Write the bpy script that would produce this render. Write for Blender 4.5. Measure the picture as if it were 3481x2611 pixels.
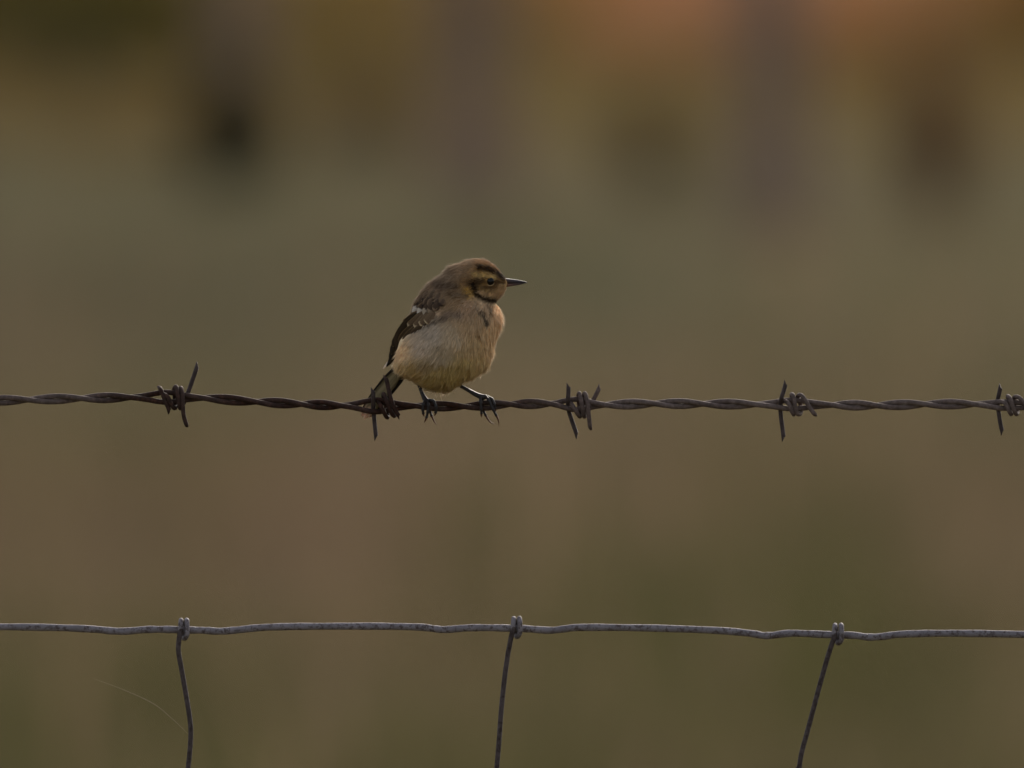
import bpy, math, random
import numpy as np
from mathutils import Vector

random.seed(7)
rng = np.random.default_rng(11)
scene = bpy.context.scene
for o in list(bpy.data.objects):
    bpy.data.objects.remove(o, do_unlink=True)

# ------------------------------------------------------------------ camera
CAM_H, CAM_D, PITCH = 1.5, 8.0, math.radians(-2.1)
SRC_W, SRC_H, FRAME_W = 3481.0, 2611.0, 0.5        # frame is half a metre wide at the fence
M = FRAME_W / SRC_W                                # metres per measured unit in the fence plane
cam = bpy.data.cameras.new('camera')
cam.sensor_width = 36.0
cam.lens = 36.0 * CAM_D / FRAME_W
cam.clip_start, cam.clip_end = 0.5, 4000.0
cam.dof.use_dof = True
cam.dof.focus_distance = CAM_D
cam.dof.aperture_fstop = 9.2
cam_ob = bpy.data.objects.new('camera', cam)
cam_ob.location = (0, -CAM_D, CAM_H)
cam_ob.rotation_euler = (math.pi / 2 + PITCH, 0, 0)
scene.collection.objects.link(cam_ob)
scene.camera = cam_ob

# ------------------------------------------------------------------ light
SUN_EL, SUN_AZ = math.radians(28), math.radians(16)
world = bpy.data.worlds.new('World')
scene.world = world
world.use_nodes = True
wn = world.node_tree.nodes
wl = world.node_tree.links
sky = wn.new('ShaderNodeTexSky')
sky.sky_type = 'NISHITA'
sky.sun_disc = False
sky.sun_elevation = SUN_EL
sky.sun_rotation = SUN_AZ
sky.air_density = 1.0
sky.dust_density = 4.0
sky.ozone_density = 1.0
hsv = wn.new('ShaderNodeHueSaturation')
hsv.inputs['Saturation'].default_value = 0.36
wl.new(sky.outputs[0], hsv.inputs['Color'])
wl.new(hsv.outputs[0], wn['Background'].inputs['Color'])
wn['Background'].inputs['Strength'].default_value = 0.15
sun = bpy.data.lights.new('sun', 'SUN')
sun.energy = 2.7
sun.angle = math.radians(6)
sun.color = (1.0, 0.89, 0.74)
sun_ob = bpy.data.objects.new('sun', sun)
to_sun = Vector((math.sin(SUN_AZ) * math.cos(SUN_EL), math.cos(SUN_AZ) * math.cos(SUN_EL), math.sin(SUN_EL)))
sun_ob.rotation_euler = (-to_sun).to_track_quat('-Z', 'Y').to_euler()
sun_ob.location = (0, 0, 30)
scene.collection.objects.link(sun_ob)
vs = scene.view_settings
vs.view_transform = 'Standard'
vs.look = 'None'
vs.exposure = 0.32
vs.gamma = 1.0
vs.use_curve_mapping = False
scene.cycles.use_denoising = True
scene.cycles.max_bounces = 8
scene.cycles.transparent_max_bounces = 8

# ------------------------------------------------------------------ helpers
col = scene.collection


def P(u, v, d=0.0):
    """Point in the plane Y = d (in measured units) of the fence for a measured position."""
    k = M / CAM_D
    cx, cz = (u - SRC_W / 2) * k, (SRC_H / 2 - v) * k
    y = d * M
    t = (y + CAM_D) / (math.cos(PITCH) - cz * math.sin(PITCH))
    return Vector((t * cx, y, CAM_H + t * (math.sin(PITCH) + cz * math.cos(PITCH))))


BS = 2.592


def B(cx, cy, d=0.0):
    """Bird drawing units (0.055 mm) to world."""
    return P(1200 + cx / BS, 840 + cy / BS, d / BS)


BU = M / BS


def lin(c):
    r = []
    for v in c[:3]:
        v = v / 255.0
        r.append(v / 12.92 if v <= 0.04045 else ((v + 0.055) / 1.055) ** 2.4)
    return np.array(r)


def tag(o, label=None, cat=None, group=None, kind=None):
    if label: o['label'] = label
    if cat: o['category'] = cat
    if group: o['group'] = group
    if kind: o['kind'] = kind
    return o


def empty(name, loc):
    o = bpy.data.objects.new(name, None)
    o.empty_display_size = 0.01
    o.location = loc
    col.objects.link(o)
    return o


def link(name, me, mat, parent=None, smooth=True):
    o = bpy.data.objects.new(name, me)
    col.objects.link(o)
    if mat: me.materials.append(mat)
    if smooth:
        me.polygons.foreach_set('use_smooth', [True] * len(me.polygons))
    if parent:
        o.parent = parent
        w = Vector((0, 0, 0))
        p = parent
        while p:
            w += p.location
            p = p.parent
        o.location = -w        # mesh data is written in world coordinates
    return o


def mesh_tris(name, verts, tris, colors=None):
    me = bpy.data.meshes.new(name)
    verts = np.asarray(verts, dtype=np.float32)
    tris = np.asarray(tris, dtype=np.int32)
    me.vertices.add(len(verts))
    me.vertices.foreach_set('co', verts.ravel())
    me.loops.add(tris.size)
    me.loops.foreach_set('vertex_index', tris.ravel())
    me.polygons.add(len(tris))
    me.polygons.foreach_set('loop_start', np.arange(0, tris.size, 3, dtype=np.int32))
    if colors is not None:
        at = me.color_attributes.new('tint', 'FLOAT_COLOR', 'POINT')
        c4 = np.ones((len(verts), 4), dtype=np.float32)
        c4[:, :3] = colors
        at.data.foreach_set('color', c4.ravel())
    me.update(calc_edges=True)
    me.validate()
    return me


def crom(pts, n=6):
    """Catmull-Rom through rows of numbers."""
    pts = [np.array(p, dtype=float) for p in pts]
    if len(pts) < 3:
        a, b = pts[0], pts[-1]
        return [a + (b - a) * t for t in np.linspace(0, 1, n + 1)]
    ext = [2 * pts[0] - pts[1]] + pts + [2 * pts[-1] - pts[-2]]
    out = []
    for i in range(1, len(ext) - 2):
        p0, p1, p2, p3 = ext[i - 1:i + 3]
        for k in range(n):
            t = k / n
            out.append(0.5 * ((2 * p1) + (-p0 + p2) * t + (2 * p0 - 5 * p1 + 4 * p2 - p3) * t * t
                              + (-p0 + 3 * p1 - 3 * p2 + p3) * t ** 3))
    out.append(pts[-1])
    return out


class Tube:
    """Collects tubes with varying radius into one mesh."""
    def __init__(self):
        self.v, self.f, self.c = [], [], []

    def add(self, path, radii, sides=10, bevel=0.0, jitter=0.0, color=None, cutdir=None):
        path = [Vector(p) for p in path]
        n = len(path)
        if not hasattr(radii, '__len__'):
            radii = [radii] * n
        tan = []
        for i in range(n):
            tan.append((path[min(i + 1, n - 1)] - path[max(i - 1, 0)]).normalized())
        ref = Vector((0, -1, 0))
        if abs(tan[0].dot(ref)) > 0.9: ref = Vector((0, 0, 1))
        nrm = (ref - tan[0] * ref.dot(tan[0])).normalized()
        base = len(self.v)
        for i in range(n):
            nrm = (nrm - tan[i] * nrm.dot(tan[i])).normalized()
            bn = tan[i].cross(nrm)
            shear = 0.0
            if i == 0: shear = -bevel
            if i == n - 1: shear = bevel
            for s in range(sides):
                a = 2 * math.pi * s / sides
                r = radii[i] * (1 + (random.uniform(-jitter, jitter) if jitter else 0))
                off = nrm * math.cos(a) * r + bn * math.sin(a) * r
                if shear:
                    off = off + tan[i] * (shear * radii[i] * (math.sin(a)))
                self.v.append(path[i] + off)
                self.c.append(color if color is not None else (1, 1, 1))
        for i in range(n - 1):
            for s in range(sides):
                a, b = base + i * sides + s, base + i * sides + (s + 1) % sides
                c, d = a + sides, b + sides
                self.f += [(a, b, d), (a, d, c)]
        for e, flip in ((0, True), (n - 1, False)):
            ci = len(self.v)
            cen = Vector((0, 0, 0))
            for s in range(sides): cen += self.v[base + e * sides + s]
            self.v.append(cen / sides)
            self.c.append(color if color is not None else (1, 1, 1))
            for s in range(sides):
                a, b = base + e * sides + s, base + e * sides + (s + 1) % sides
                self.f.append((ci, b, a) if flip else (ci, a, b))
        return self

    def build(self, name, mat, parent=None, smooth=True):
        me = mesh_tris(name, [tuple(v) for v in self.v], self.f, self.c)
        return link(name, me, mat, parent, smooth)


# ------------------------------------------------------------------ materials
def new_mat(name):
    m = bpy.data.materials.new(name)
    m.use_nodes = True
    nt = m.node_tree
    return m, nt, nt.nodes, nt.links, nt.nodes['Principled BSDF']


def ramp(nodes, stops):
    r = nodes.new('ShaderNodeValToRGB')
    e = r.color_ramp.elements
    while len(e) < len(stops): e.new(0.5)
    for i, (p, c) in enumerate(stops):
        e[i].position = p
        e[i].color = (c[0], c[1], c[2], 1)
    return r


def noise(nodes, links, scale, detail=4, rough=0.6, coord=None):
    n = nodes.new('ShaderNodeTexNoise')
    n.inputs['Scale'].default_value = scale
    n.inputs['Detail'].default_value = detail
    n.inputs['Roughness'].default_value = rough
    if coord is not None: links.new(coord, n.inputs['Vector'])
    return n


def mix_rgb(nodes, links, fac, a, b):
    m = nodes.new('ShaderNodeMix')
    m.data_type = 'RGBA'
    if hasattr(fac, 'is_linked'): links.new(fac, m.inputs[0])
    else: m.inputs[0].default_value = fac
    for val, idx in ((a, 6), (b, 7)):
        if hasattr(val, 'is_linked'): links.new(val, m.inputs[idx])
        else: m.inputs[idx].default_value = (*val, 1)
    return m.outputs[2]


def mat_barbed():
    m, nt, n, l, bs = new_mat('weathered_barbed_wire')
    geo = n.new('ShaderNodeNewGeometry')
    sep = n.new('ShaderNodeSeparateXYZ')
    l.new(geo.outputs['Position'], sep.inputs[0])
    n1 = noise(n, l, 55, 4, 0.6, geo.outputs['Position'])
    n2 = noise(n, l, 420, 5, 0.7, geo.outputs['Position'])
    # rust gets thinner along the wire
    mr = n.new('ShaderNodeMapRange')
    l.new(sep.outputs[0], mr.inputs[0])
    mr.inputs[1].default_value, mr.inputs[2].default_value = -0.02, 0.05
    mr.inputs[3].default_value, mr.inputs[4].default_value = 0.10, 0.72
    mr2 = n.new('ShaderNodeMapRange')
    l.new(sep.outputs[0], mr2.inputs[0])
    mr2.inputs[1].default_value, mr2.inputs[2].default_value = -0.215, -0.185
    mr2.inputs[3].default_value, mr2.inputs[4].default_value = 0.50, 0.0
    mx = n.new('ShaderNodeMath'); mx.operation = 'ADD'
    l.new(mr.outputs[0], mx.inputs[0]); l.new(mr2.outputs[0], mx.inputs[1])
    add = n.new('ShaderNodeMath'); add.operation = 'ADD'
    l.new(mx.outputs[0], add.inputs[0])
    sub = n.new('ShaderNodeMath'); sub.operation = 'MULTIPLY_ADD'
    l.new(n1.outputs[0], sub.inputs[0]); sub.inputs[1].default_value = 0.9; sub.inputs[2].default_value = -0.45
    l.new(sub.outputs[0], add.inputs[1])
    rust = ramp(n, [(0.3, (0.014, 0.006, 0.004)), (0.55, (0.036, 0.013, 0.007)), (0.8, (0.11, 0.036, 0.014))])
    l.new(n2.outputs[0], rust.inputs[0])
    grey = ramp(n, [(0.3, (0.095, 0.070, 0.060)), (0.55, (0.19, 0.145, 0.13)), (0.8, (0.31, 0.25, 0.23))])
    l.new(n2.outputs[0], grey.inputs[0])
    l.new(mix_rgb(n, l, add.outputs[0], rust.outputs[0], grey.outputs[0]), bs.inputs['Base Color'])
    bs.inputs['Roughness'].default_value = 0.8
    bs.inputs['Metallic'].default_value = 0.0
    bs.inputs['Specular IOR Level'].default_value = 0.25
    bump = n.new('ShaderNodeBump')
    bump.inputs['Strength'].default_value = 0.5
    bump.inputs['Distance'].default_value = 0.0003
    n3 = noise(n, l, 1500, 4, 0.6, geo.outputs['Position'])
    l.new(n3.outputs[0], bump.inputs['Height'])
    l.new(bump.outputs[0], bs.inputs['Normal'])
    return m


def mat_galv(name, c0, c1, c2, spot, lo, hi):
    m, nt, n, l, bs = new_mat(name)
    geo = n.new('ShaderNodeNewGeometry')
    n1 = noise(n, l, 480, 6, 0.7, geo.outputs['Position'])
    n2 = noise(n, l, 120, 4, 0.6, geo.outputs['Position'])
    zinc = ramp(n, [(0.3, c0), (0.55, c1), (0.8, c2)])
    l.new(n2.outputs[0], zinc.inputs[0])
    spots = ramp(n, [(lo, (0, 0, 0)), (hi, (1, 1, 1))])
    l.new(n1.outputs[0], spots.inputs[0])
    l.new(mix_rgb(n, l, spots.outputs[0], zinc.outputs[0], spot), bs.inputs['Base Color'])
    bs.inputs['Roughness'].default_value = 0.7
    bs.inputs['Metallic'].default_value = 0.1
    bs.inputs['Specular IOR Level'].default_value = 0.35
    bump = n.new('ShaderNodeBump')
    bump.inputs['Strength'].default_value = 0.7
    bump.inputs['Distance'].default_value = 0.0004
    n3 = noise(n, l, 900, 5, 0.6, geo.outputs['Position'])
    l.new(n3.outputs[0], bump.inputs['Height'])
    l.new(bump.outputs[0], bs.inputs['Normal'])
    return m


def mat_tint(name, rough=0.8, transl=0.0, spec=0.2, pale=0.0, sheen=0.0):
    """Colour comes from the object's own 'tint' attribute."""
    m, nt, n, l, bs = new_mat(name)
    at = n.new('ShaderNodeAttribute')
    at.attribute_name = 'tint'
    src = at.outputs['Color']
    l.new(src, bs.inputs['Base Color'])
    bs.inputs['Roughness'].default_value = rough
    bs.inputs['Specular IOR Level'].default_value = spec
    if sheen:
        bs.inputs['Sheen Weight'].default_value = sheen
    if transl > 0:
        tr = n.new('ShaderNodeBsdfTranslucent')
        if pale:
            bw = n.new('ShaderNodeRGBToBW')
            l.new(src, bw.inputs[0])
            l.new(mix_rgb(n, l, pale, src, bw.outputs[0]), tr.inputs['Color'])
        else:
            l.new(src, tr.inputs['Color'])
        mx = n.new('ShaderNodeMixShader')
        mx.inputs[0].default_value = transl
        l.new(bs.outputs[0], mx.inputs[1])
        l.new(tr.outputs[0], mx.inputs[2])
        l.new(mx.outputs[0], n['Material Output'].inputs['Surface'])
    return m


def mat_plain(name, c, rough=0.6, metallic=0.0, spec=0.4, nscale=0, ncol=None):
    m, nt, n, l, bs = new_mat(name)
    if nscale:
        geo = n.new('ShaderNodeNewGeometry')
        n1 = noise(n, l, nscale, 4, 0.6, geo.outputs['Position'])
        r = ramp(n, [(0.35, c), (0.68, ncol)])
        l.new(n1.outputs[0], r.inputs[0])
        l.new(r.outputs[0], bs.inputs['Base Color'])
    else:
        bs.inputs['Base Color'].default_value = (*c, 1)
    bs.inputs['Roughness'].default_value = rough
    bs.inputs['Metallic'].default_value = metallic
    bs.inputs['Specular IOR Level'].default_value = spec
    return m


def mat_field():
    m, nt, n, l, bs = new_mat('dry_meadow_soil')
    geo = n.new('ShaderNodeNewGeometry')
    n1 = noise(n, l, 1.6, 4, 0.6, geo.outputs['Position'])
    n2 = noise(n, l, 30, 5, 0.7, geo.outputs['Position'])
    a = ramp(n, [(0.35, (0.060, 0.055, 0.026)), (0.65, (0.11, 0.085, 0.050))])
    l.new(n1.outputs[0], a.inputs[0])
    l.new(mix_rgb(n, l, n2.outputs[0], a.outputs[0], (0.075, 0.065, 0.035)), bs.inputs['Base Color'])
    bs.inputs['Roughness'].default_value = 1.0
    bs.inputs['Specular IOR Level'].default_value = 0.0
    return m


M_barb = mat_barbed()
M_galv = mat_galv('galvanised_fence_wire', (0.17, 0.15, 0.165), (0.25, 0.225, 0.245), (0.34, 0.31, 0.33), (0.085, 0.062, 0.06), 0.49, 0.60)
M_stay = mat_galv('tarnished_stay_wire', (0.060, 0.044, 0.043), (0.10, 0.078, 0.078), (0.19, 0.16, 0.165), (0.035, 0.021, 0.018), 0.44, 0.60)
M_prong = mat_plain('dark_cut_wire', (0.032, 0.022, 0.020), 0.7, 0, 0.3, 300, (0.085, 0.06, 0.058))
M_grass = mat_tint('meadow_grass', 0.8, 0.25, 0.1)
M_leaf = mat_tint('undergrowth_leaf', 0.7, 0.25, 0.15)
M_plume = mat_tint('soft_plumage', 0.9, 0.46, 0.05, pale=0.55, sheen=0.15)
M_skin = mat_tint('bird_body', 0.95, 0.0, 0.05)
M_feather = mat_tint('vane_feather', 0.65, 0.15, 0.2)
M_beak = mat_tint('horn_beak', 0.5, 0.0, 0.35)
M_leg = mat_tint('scaly_leg', 0.5, 0.0, 0.4)
M_claw = mat_tint('horn_claw', 0.4, 0.35, 0.4)
M_eye = mat_plain('dark_eye', (0.006, 0.005, 0.004), 0.15, 0, 0.25)
M_bark = mat_plain('grey_brown_bark', (0.20, 0.14, 0.10), 0.9, 0, 0.1, 14, (0.36, 0.255, 0.19))
M_post = mat_plain('weathered_post_wood', (0.11, 0.09, 0.075), 0.85, 0, 0.2, 40, (0.22, 0.19, 0.165))
M_field = mat_field()
M_silk = mat_plain('spider_silk', (0.30, 0.22, 0.15), 0.4, 0, 0.5)

# ------------------------------------------------------------------ value noise (for plants)
_tab = np.random.default_rng(3).random((256, 256))


def vnoise(x, y):
    x = np.asarray(x, float); y = np.asarray(y, float)
    xi, yi = np.floor(x).astype(int), np.floor(y).astype(int)
    fx, fy = x - xi, y - yi
    fx = fx * fx * (3 - 2 * fx); fy = fy * fy * (3 - 2 * fy)
    a = _tab[xi % 256, yi % 256]; b = _tab[(xi + 1) % 256, yi % 256]
    c = _tab[xi % 256, (yi + 1) % 256]; d = _tab[(xi + 1) % 256, (yi + 1) % 256]
    return (a * (1 - fx) + b * fx) * (1 - fy) + (c * (1 - fx) + d * fx) * fy


def blades(base, height, width, lean, colors, az=None, bend=0.5):
    """Upright tapered blades: 5 vertices, 3 triangles each."""
    n = len(base)
    az = rng.uniform(0, 2 * math.pi, n) if az is None else az
    side = np.stack([np.cos(az), np.sin(az), np.zeros(n)], 1)
    la = rng.uniform(0, 2 * math.pi, n)
    ld = np.stack([np.cos(la), np.sin(la), np.zeros(n)], 1) * (lean * height)[:, None]
    up = np.zeros((n, 3)); up[:, 2] = height
    w = (width / 2)[:, None]
    mid = base + up * 0.55 + ld * bend * 0.5
    tip = base + up + ld
    v = np.stack([base - side * w, base + side * w, mid - side * w * 0.8, mid + side * w * 0.8, tip], 1).reshape(-1, 3)
    o = (np.arange(n) * 5)[:, None]
    t = np.concatenate([o + [0, 1, 3], o + [0, 3, 2], o + [2, 3, 4]], 1).reshape(-1, 3)
    c = np.repeat(colors, 5, axis=0)
    return v, t, c


# ================================================================== SETTING
# ground sheet
nx = 40
gx = np.sign(np.linspace(-1, 1, nx + 1)) * np.abs(np.linspace(-1, 1, nx + 1)) ** 3 * 1500
gv = [(x, y, 0.0) for y in gx for x in gx]
gt = []
for j in range(nx):
    for i in range(nx):
        a = j * (nx + 1) + i
        gt += [(a, a + 1, a + nx + 2), (a, a + nx + 2, a + nx + 1)]
ground = link('field', mesh_tris('field', gv, gt), M_field, smooth=False)
tag(ground, 'dry brown and olive meadow ground stretching behind the fence', 'field', kind='structure')

# meadow grass (nobody could count it)
STRAW, PINK, SAGE, OLIVE = lin((138, 125, 100)), lin((134, 115, 93)), lin((117, 115, 90)), lin((94, 91, 58))
PATCH = [(-0.93, 22.5, 0.26, 3.0, -0.50), (-0.33, 22.0, 0.28, 3.5, -0.45), (-0.30, 27.0, 0.25, 4.0, -0.30), (-0.95, 26.5, 0.3, 2.5, 0.05), (0.60, 24.0, 0.14, 4.5, 0.35),
         (0.28, 18.5, 0.25, 2.2, 0.35), (0.65, 18.5, 0.3, 2.5, 0.25), (-0.15, 18.0, 0.2, 2.0, -0.25), (0.95, 21.0, 0.25, 3.0, -0.15), (0.20, 26.0, 0.3, 3.0, -0.15), (-1.1, 34.0, 0.5, 5.0, -0.15)]


def grass_field():
    n, n_out = 150000, 90000
    d = np.sqrt(rng.uniform(20.0 ** 2, 68.0 ** 2, n + n_out))
    x = rng.uniform(-1, 1, n + n_out) * (0.8 + 0.10 * d)
    sgn = np.where(rng.random(n_out) < 0.5, -1.0, 1.0)
    x[n:] = sgn * ((0.8 + 0.10 * d[n:]) + rng.random(n_out) * (3.0 + 0.16 * d[n:]))
    n = n + n_out
    y = d - CAM_D
    # tussocks: warp positions a little towards clumps and vary height
    h1 = vnoise(x * 2.6 + 10, y * 0.55)
    h2 = vnoise(x * 1.1 + 40, y * 0.22 + 7)
    height = 0.05 + 0.11 * h1 ** 1.5 + 0.07 * rng.random(n) + 0.05 * h2
    m1 = vnoise(x * 2.6 + 90, y * 0.30 + 3)
    m2 = vnoise(x * 0.8 + 130, y * 0.12 + 31)
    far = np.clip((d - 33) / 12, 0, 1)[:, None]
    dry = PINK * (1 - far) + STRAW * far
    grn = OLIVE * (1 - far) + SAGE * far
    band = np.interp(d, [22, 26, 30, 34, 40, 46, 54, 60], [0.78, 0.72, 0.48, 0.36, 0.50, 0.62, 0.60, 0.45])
    # patches of greener and of drier growth, in metres on the ground: x, y, half widths, change
    for gx_, gy_, sx, sy, df in PATCH:
        band = band + df * np.exp(-((x - gx_) / sx) ** 2 - ((y - gy_) / sy) ** 2)
    f = np.clip(band + 0.75 * (0.6 * m1 + 0.4 * m2 - 0.5) + rng.normal(0, 0.15, n), 0, 1)[:, None]
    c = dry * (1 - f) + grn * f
    c = c * rng.uniform(0.75, 1.2, n)[:, None]
    base = np.stack([x, y, np.full(n, -0.005)], 1)
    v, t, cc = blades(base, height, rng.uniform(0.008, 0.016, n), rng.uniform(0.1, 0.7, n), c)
    # taller dry stalks standing above the sward
    k = 3600
    sd = np.sqrt(rng.uniform(20.0 ** 2, 46.0 ** 2, k))
    sx = rng.uniform(-1, 1, k) * (0.8 + 0.13 * sd)
    cl = vnoise(sx * 3.0 + 20, sd * 0.4)
    keep = cl > 0.45
    sd, sx = sd[keep], sx[keep]
    k = len(sd)
    sc = np.where((rng.random(k) < 0.6)[:, None], lin((158, 134, 108)), lin((104, 102, 64))) * rng.uniform(0.75, 1.15, k)[:, None]
    v2, t2, c2 = blades(np.stack([sx, sd - CAM_D, np.full(k, -0.005)], 1), rng.uniform(0.22, 0.46, k), rng.uniform(0.006, 0.012, k), rng.uniform(0.02, 0.3, k), sc)
    t = np.concatenate([t, t2 + len(v)]); v = np.concatenate([v, v2]); cc = np.concatenate([cc, c2])
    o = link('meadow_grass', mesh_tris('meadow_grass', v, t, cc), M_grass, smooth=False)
    tag(o, 'soft blur of dry straw and green meadow grass behind the wires', 'grass', kind='stuff')


grass_field()


def gpos(px, d):
    """Ground position for a bearing (display pixels of a 2212 wide frame) and a distance from the camera."""
    return ((px - 1106.0) * (FRAME_W / 2212.0) / CAM_D * d, d - CAM_D)


def undergrowth(name, label, cat, px0, px1, d0, d1, n, hmin, hmax, cols, wmin, wmax, soft=0.12):
    d = np.sqrt(rng.uniform(d0 ** 2, d1 ** 2, n))
    b = rng.uniform(px0, px1, n) + rng.normal(0, soft * abs(px1 - px0), n) * 0.3
    k = (FRAME_W / 2212.0) / CAM_D
    x, y = (b - 1106.0) * k * d, d - CAM_D
    hh = vnoise(x * 1.4 + 5, y * 0.3 + 8)
    height = hmin + (hmax - hmin) * np.clip(0.75 * hh + 0.35 * rng.random(n), 0, 1)
    q = np.clip(vnoise(x * 1.2 + 60, y * 0.3 + 2) + rng.normal(0, 0.2, n), 0, 0.999) * (len(cols) - 1)
    i = q.astype(int)
    f = (q - i)[:, None]
    C = np.array(cols)
    c = (C[i] * (1 - f) + C[np.minimum(i + 1, len(cols) - 1)] * f) * rng.uniform(0.7, 1.25, n)[:, None]
    base = np.stack([x, y, np.full(n, -0.005)], 1)
    v, t, cc = blades(base, height, rng.uniform(wmin, wmax, n), rng.uniform(0.2, 1.0, n), c)
    o = link(name, mesh_tris(name, v, t, cc), M_leaf, smooth=False)
    tag(o, label, cat, kind='stuff')


undergrowth('russet_bracken', 'russet orange bracken glowing behind the tree trunks', 'bracken', 1090, 2060, 78, 118, 12000, 0.30, 0.80,
            [lin((188, 140, 106)), lin((178, 132, 96)), lin((156, 120, 80))], 0.03, 0.07)
undergrowth('olive_undergrowth', 'dark olive green undergrowth behind the left hand trunk', 'undergrowth', -5000, 520, 74, 110, 44000, 0.25, 0.75,
            [lin((64, 58, 22)), lin((84, 74, 32)), lin((56, 54, 20))], 0.03, 0.07)
undergrowth('dead_weed_thicket', 'olive brown dead weeds between the left trunk and the russet bracken', 'weeds', 480, 1150, 76, 110, 9000, 0.28, 0.75,
            [lin((124, 106, 58)), lin((136, 110, 66)), lin((112, 96, 50))], 0.03, 0.07)
undergrowth('rusty_scrub', 'brown olive scrub in the upper right corner beside the russet bracken', 'scrub', 2020, 6800, 74, 112, 40000, 0.30, 0.80,
            [lin((132, 98, 56)), lin((120, 92, 50)), lin((108, 86, 46))], 0.03, 0.07)
undergrowth('brown_fern_fringe', 'low yellow brown weeds along the edge of the trees', 'weeds', -4500, 6500, 62, 78, 56000, 0.10, 0.38,
            [lin((124, 106, 64)), lin((134, 114, 74)), lin((112, 100, 58))], 0.02, 0.05)


def tree(px, d, r, height, lean, label, leafcol):
    x, y = gpos(px, d)
    root = empty('tree', (x, y, 0))
    tag(root, label, 'tree', 'trees along the field edge')
    tk = Tube()
    pts, rad = [], []
    for i in range(13):
        t = i / 12
        pts.append((x + lean * t * height + 0.05 * math.sin(3 * t + px), y + 0.06 * math.sin(4 * t), -0.15 + t * height))
        rad.append(r * (1.0 + 0.55 * math.exp(-t * height / 0.18)) * (1 - 0.8 * t))
    pp = crom([(*p, q) for p, q in zip(pts, rad)], 3)
    tk.add([p[:3] for p in pp], [p[3] for p in pp], 14, jitter=0.05)
    tips = []
    for i in range(11):
        t = 0.36 + 0.055 * i
        a = i * 2.4 + px
        b = Vector((x + lean * t * height, y, t * height))
        L = height * (0.34 - 0.2 * (t - 0.36))
        e = b + Vector((math.cos(a) * L, math.sin(a) * L, L * 0.6))
        mid = b.lerp(e, 0.5) + Vector((0, 0, -0.05 * L))
        q = crom([b, mid, e], 4)
        tk.add(q, list(np.linspace(r * 0.34 * (1 - 0.5 * t), 0.012, len(q))), 7)
        tips += [b.lerp(e, s) for s in (0.5, 0.75, 1.0)]
    tips.append(Vector((x + lean * height, y, height)))
    tk.build('trunk', M_bark, root)
    n = 2600
    ci = rng.integers(0, len(tips), n)
    cen = np.array([tuple(p) for p in tips])[ci] + rng.normal(0, 0.42, (n, 3))
    a = rng.normal(0, 1, (n, 3)); a /= np.linalg.norm(a, axis=1)[:, None]
    b = np.cross(a, rng.normal(0, 1, (n, 3))); b /= np.linalg.norm(b, axis=1)[:, None]
    s = rng.uniform(0.05, 0.10, n)[:, None]
    v = np.stack([cen - a * s, cen + b * s * 0.5, cen + a * s, cen - b * s * 0.5], 1).reshape(-1, 3)
    o = (np.arange(n) * 4)[:, None]
    t = np.concatenate([o + [0, 1, 2], o + [0, 2, 3]], 1).reshape(-1, 3)
    c = np.repeat(leafcol * rng.uniform(0.6, 1.3, n)[:, None], 4, axis=0)
    link('crown', mesh_tris('crown', v, t, c), M_leaf, root, smooth=False)


tree(492, 66, 0.12, 6.4, 0.004, 'blurred grey brown tree trunk rising behind the dark green bush', lin((110, 96, 45)))
tree(1048, 54, 0.13, 7.2, -0.003, 'blurred grey brown tree trunk directly above the bird', lin((122, 92, 44)))
tree(1668, 52, 0.122, 6.8, 0.006, 'blurred greyish tree trunk right of the bird before the russet bracken', lin((120, 88, 40)))


def bush(px, d, w, h, cols, label, n=1500, lean=0.0, group='low bushes at the field edge'):
    x, y = gpos(px, d)
    root = empty('low_bush', (x, y, 0))
    tag(root, label, 'bush', group)
    st = Tube()
    for i in range(7):
        a = i * 2.39996
        q = crom([(x, y, -0.03), (x + math.cos(a) * w * 0.15, y + math.sin(a) * w * 0.15, h * 0.4),
                  (x + lean * h + math.cos(a) * w * 0.4, y + math.sin(a) * w * 0.4, h * random.uniform(0.75, 0.95))], 3)
        st.add(q, list(np.linspace(0.007, 0.002, len(q))), 5)
    st.build('stem', M_bark, root)
    g = rng.normal(0, 1, (n, 3)); g /= np.linalg.norm(g, axis=1)[:, None]
    rr = rng.random(n) ** 0.45
    lump = 0.75 + 0.5 * vnoise(g[:, 0] * 2 + px, g[:, 2] * 2 + g[:, 1])
    cen = g * rr[:, None] * lump[:, None] * np.array([w / 2, w / 2, h / 2]) + np.array([x, y, h * 0.5])
    cen[:, 0] += lean * cen[:, 2]
    cen[:, 2] = np.maximum(cen[:, 2], 0.02)
    a = rng.normal(0, 1, (n, 3)); a /= np.linalg.norm(a, axis=1)[:, None]
    b = np.cross(a, rng.normal(0, 1, (n, 3))); b /= np.linalg.norm(b, axis=1)[:, None]
    s = rng.uniform(0.012, 0.026, n)[:, None]
    v = np.stack([cen - a * s, cen + b * s * 0.5, cen + a * s, cen - b * s * 0.5], 1).reshape(-1, 3)
    o = (np.arange(n) * 4)[:, None]
    t = np.concatenate([o + [0, 1, 2], o + [0, 2, 3]], 1).reshape(-1, 3)
    C = np.array(cols)
    c = C[rng.integers(0, len(cols), n)] * rng.uniform(0.7, 1.3, n)[:, None]
    link('foliage', mesh_tris('foliage', v, t, np.repeat(c, 4, axis=0)), M_leaf, root, smooth=False)


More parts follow.
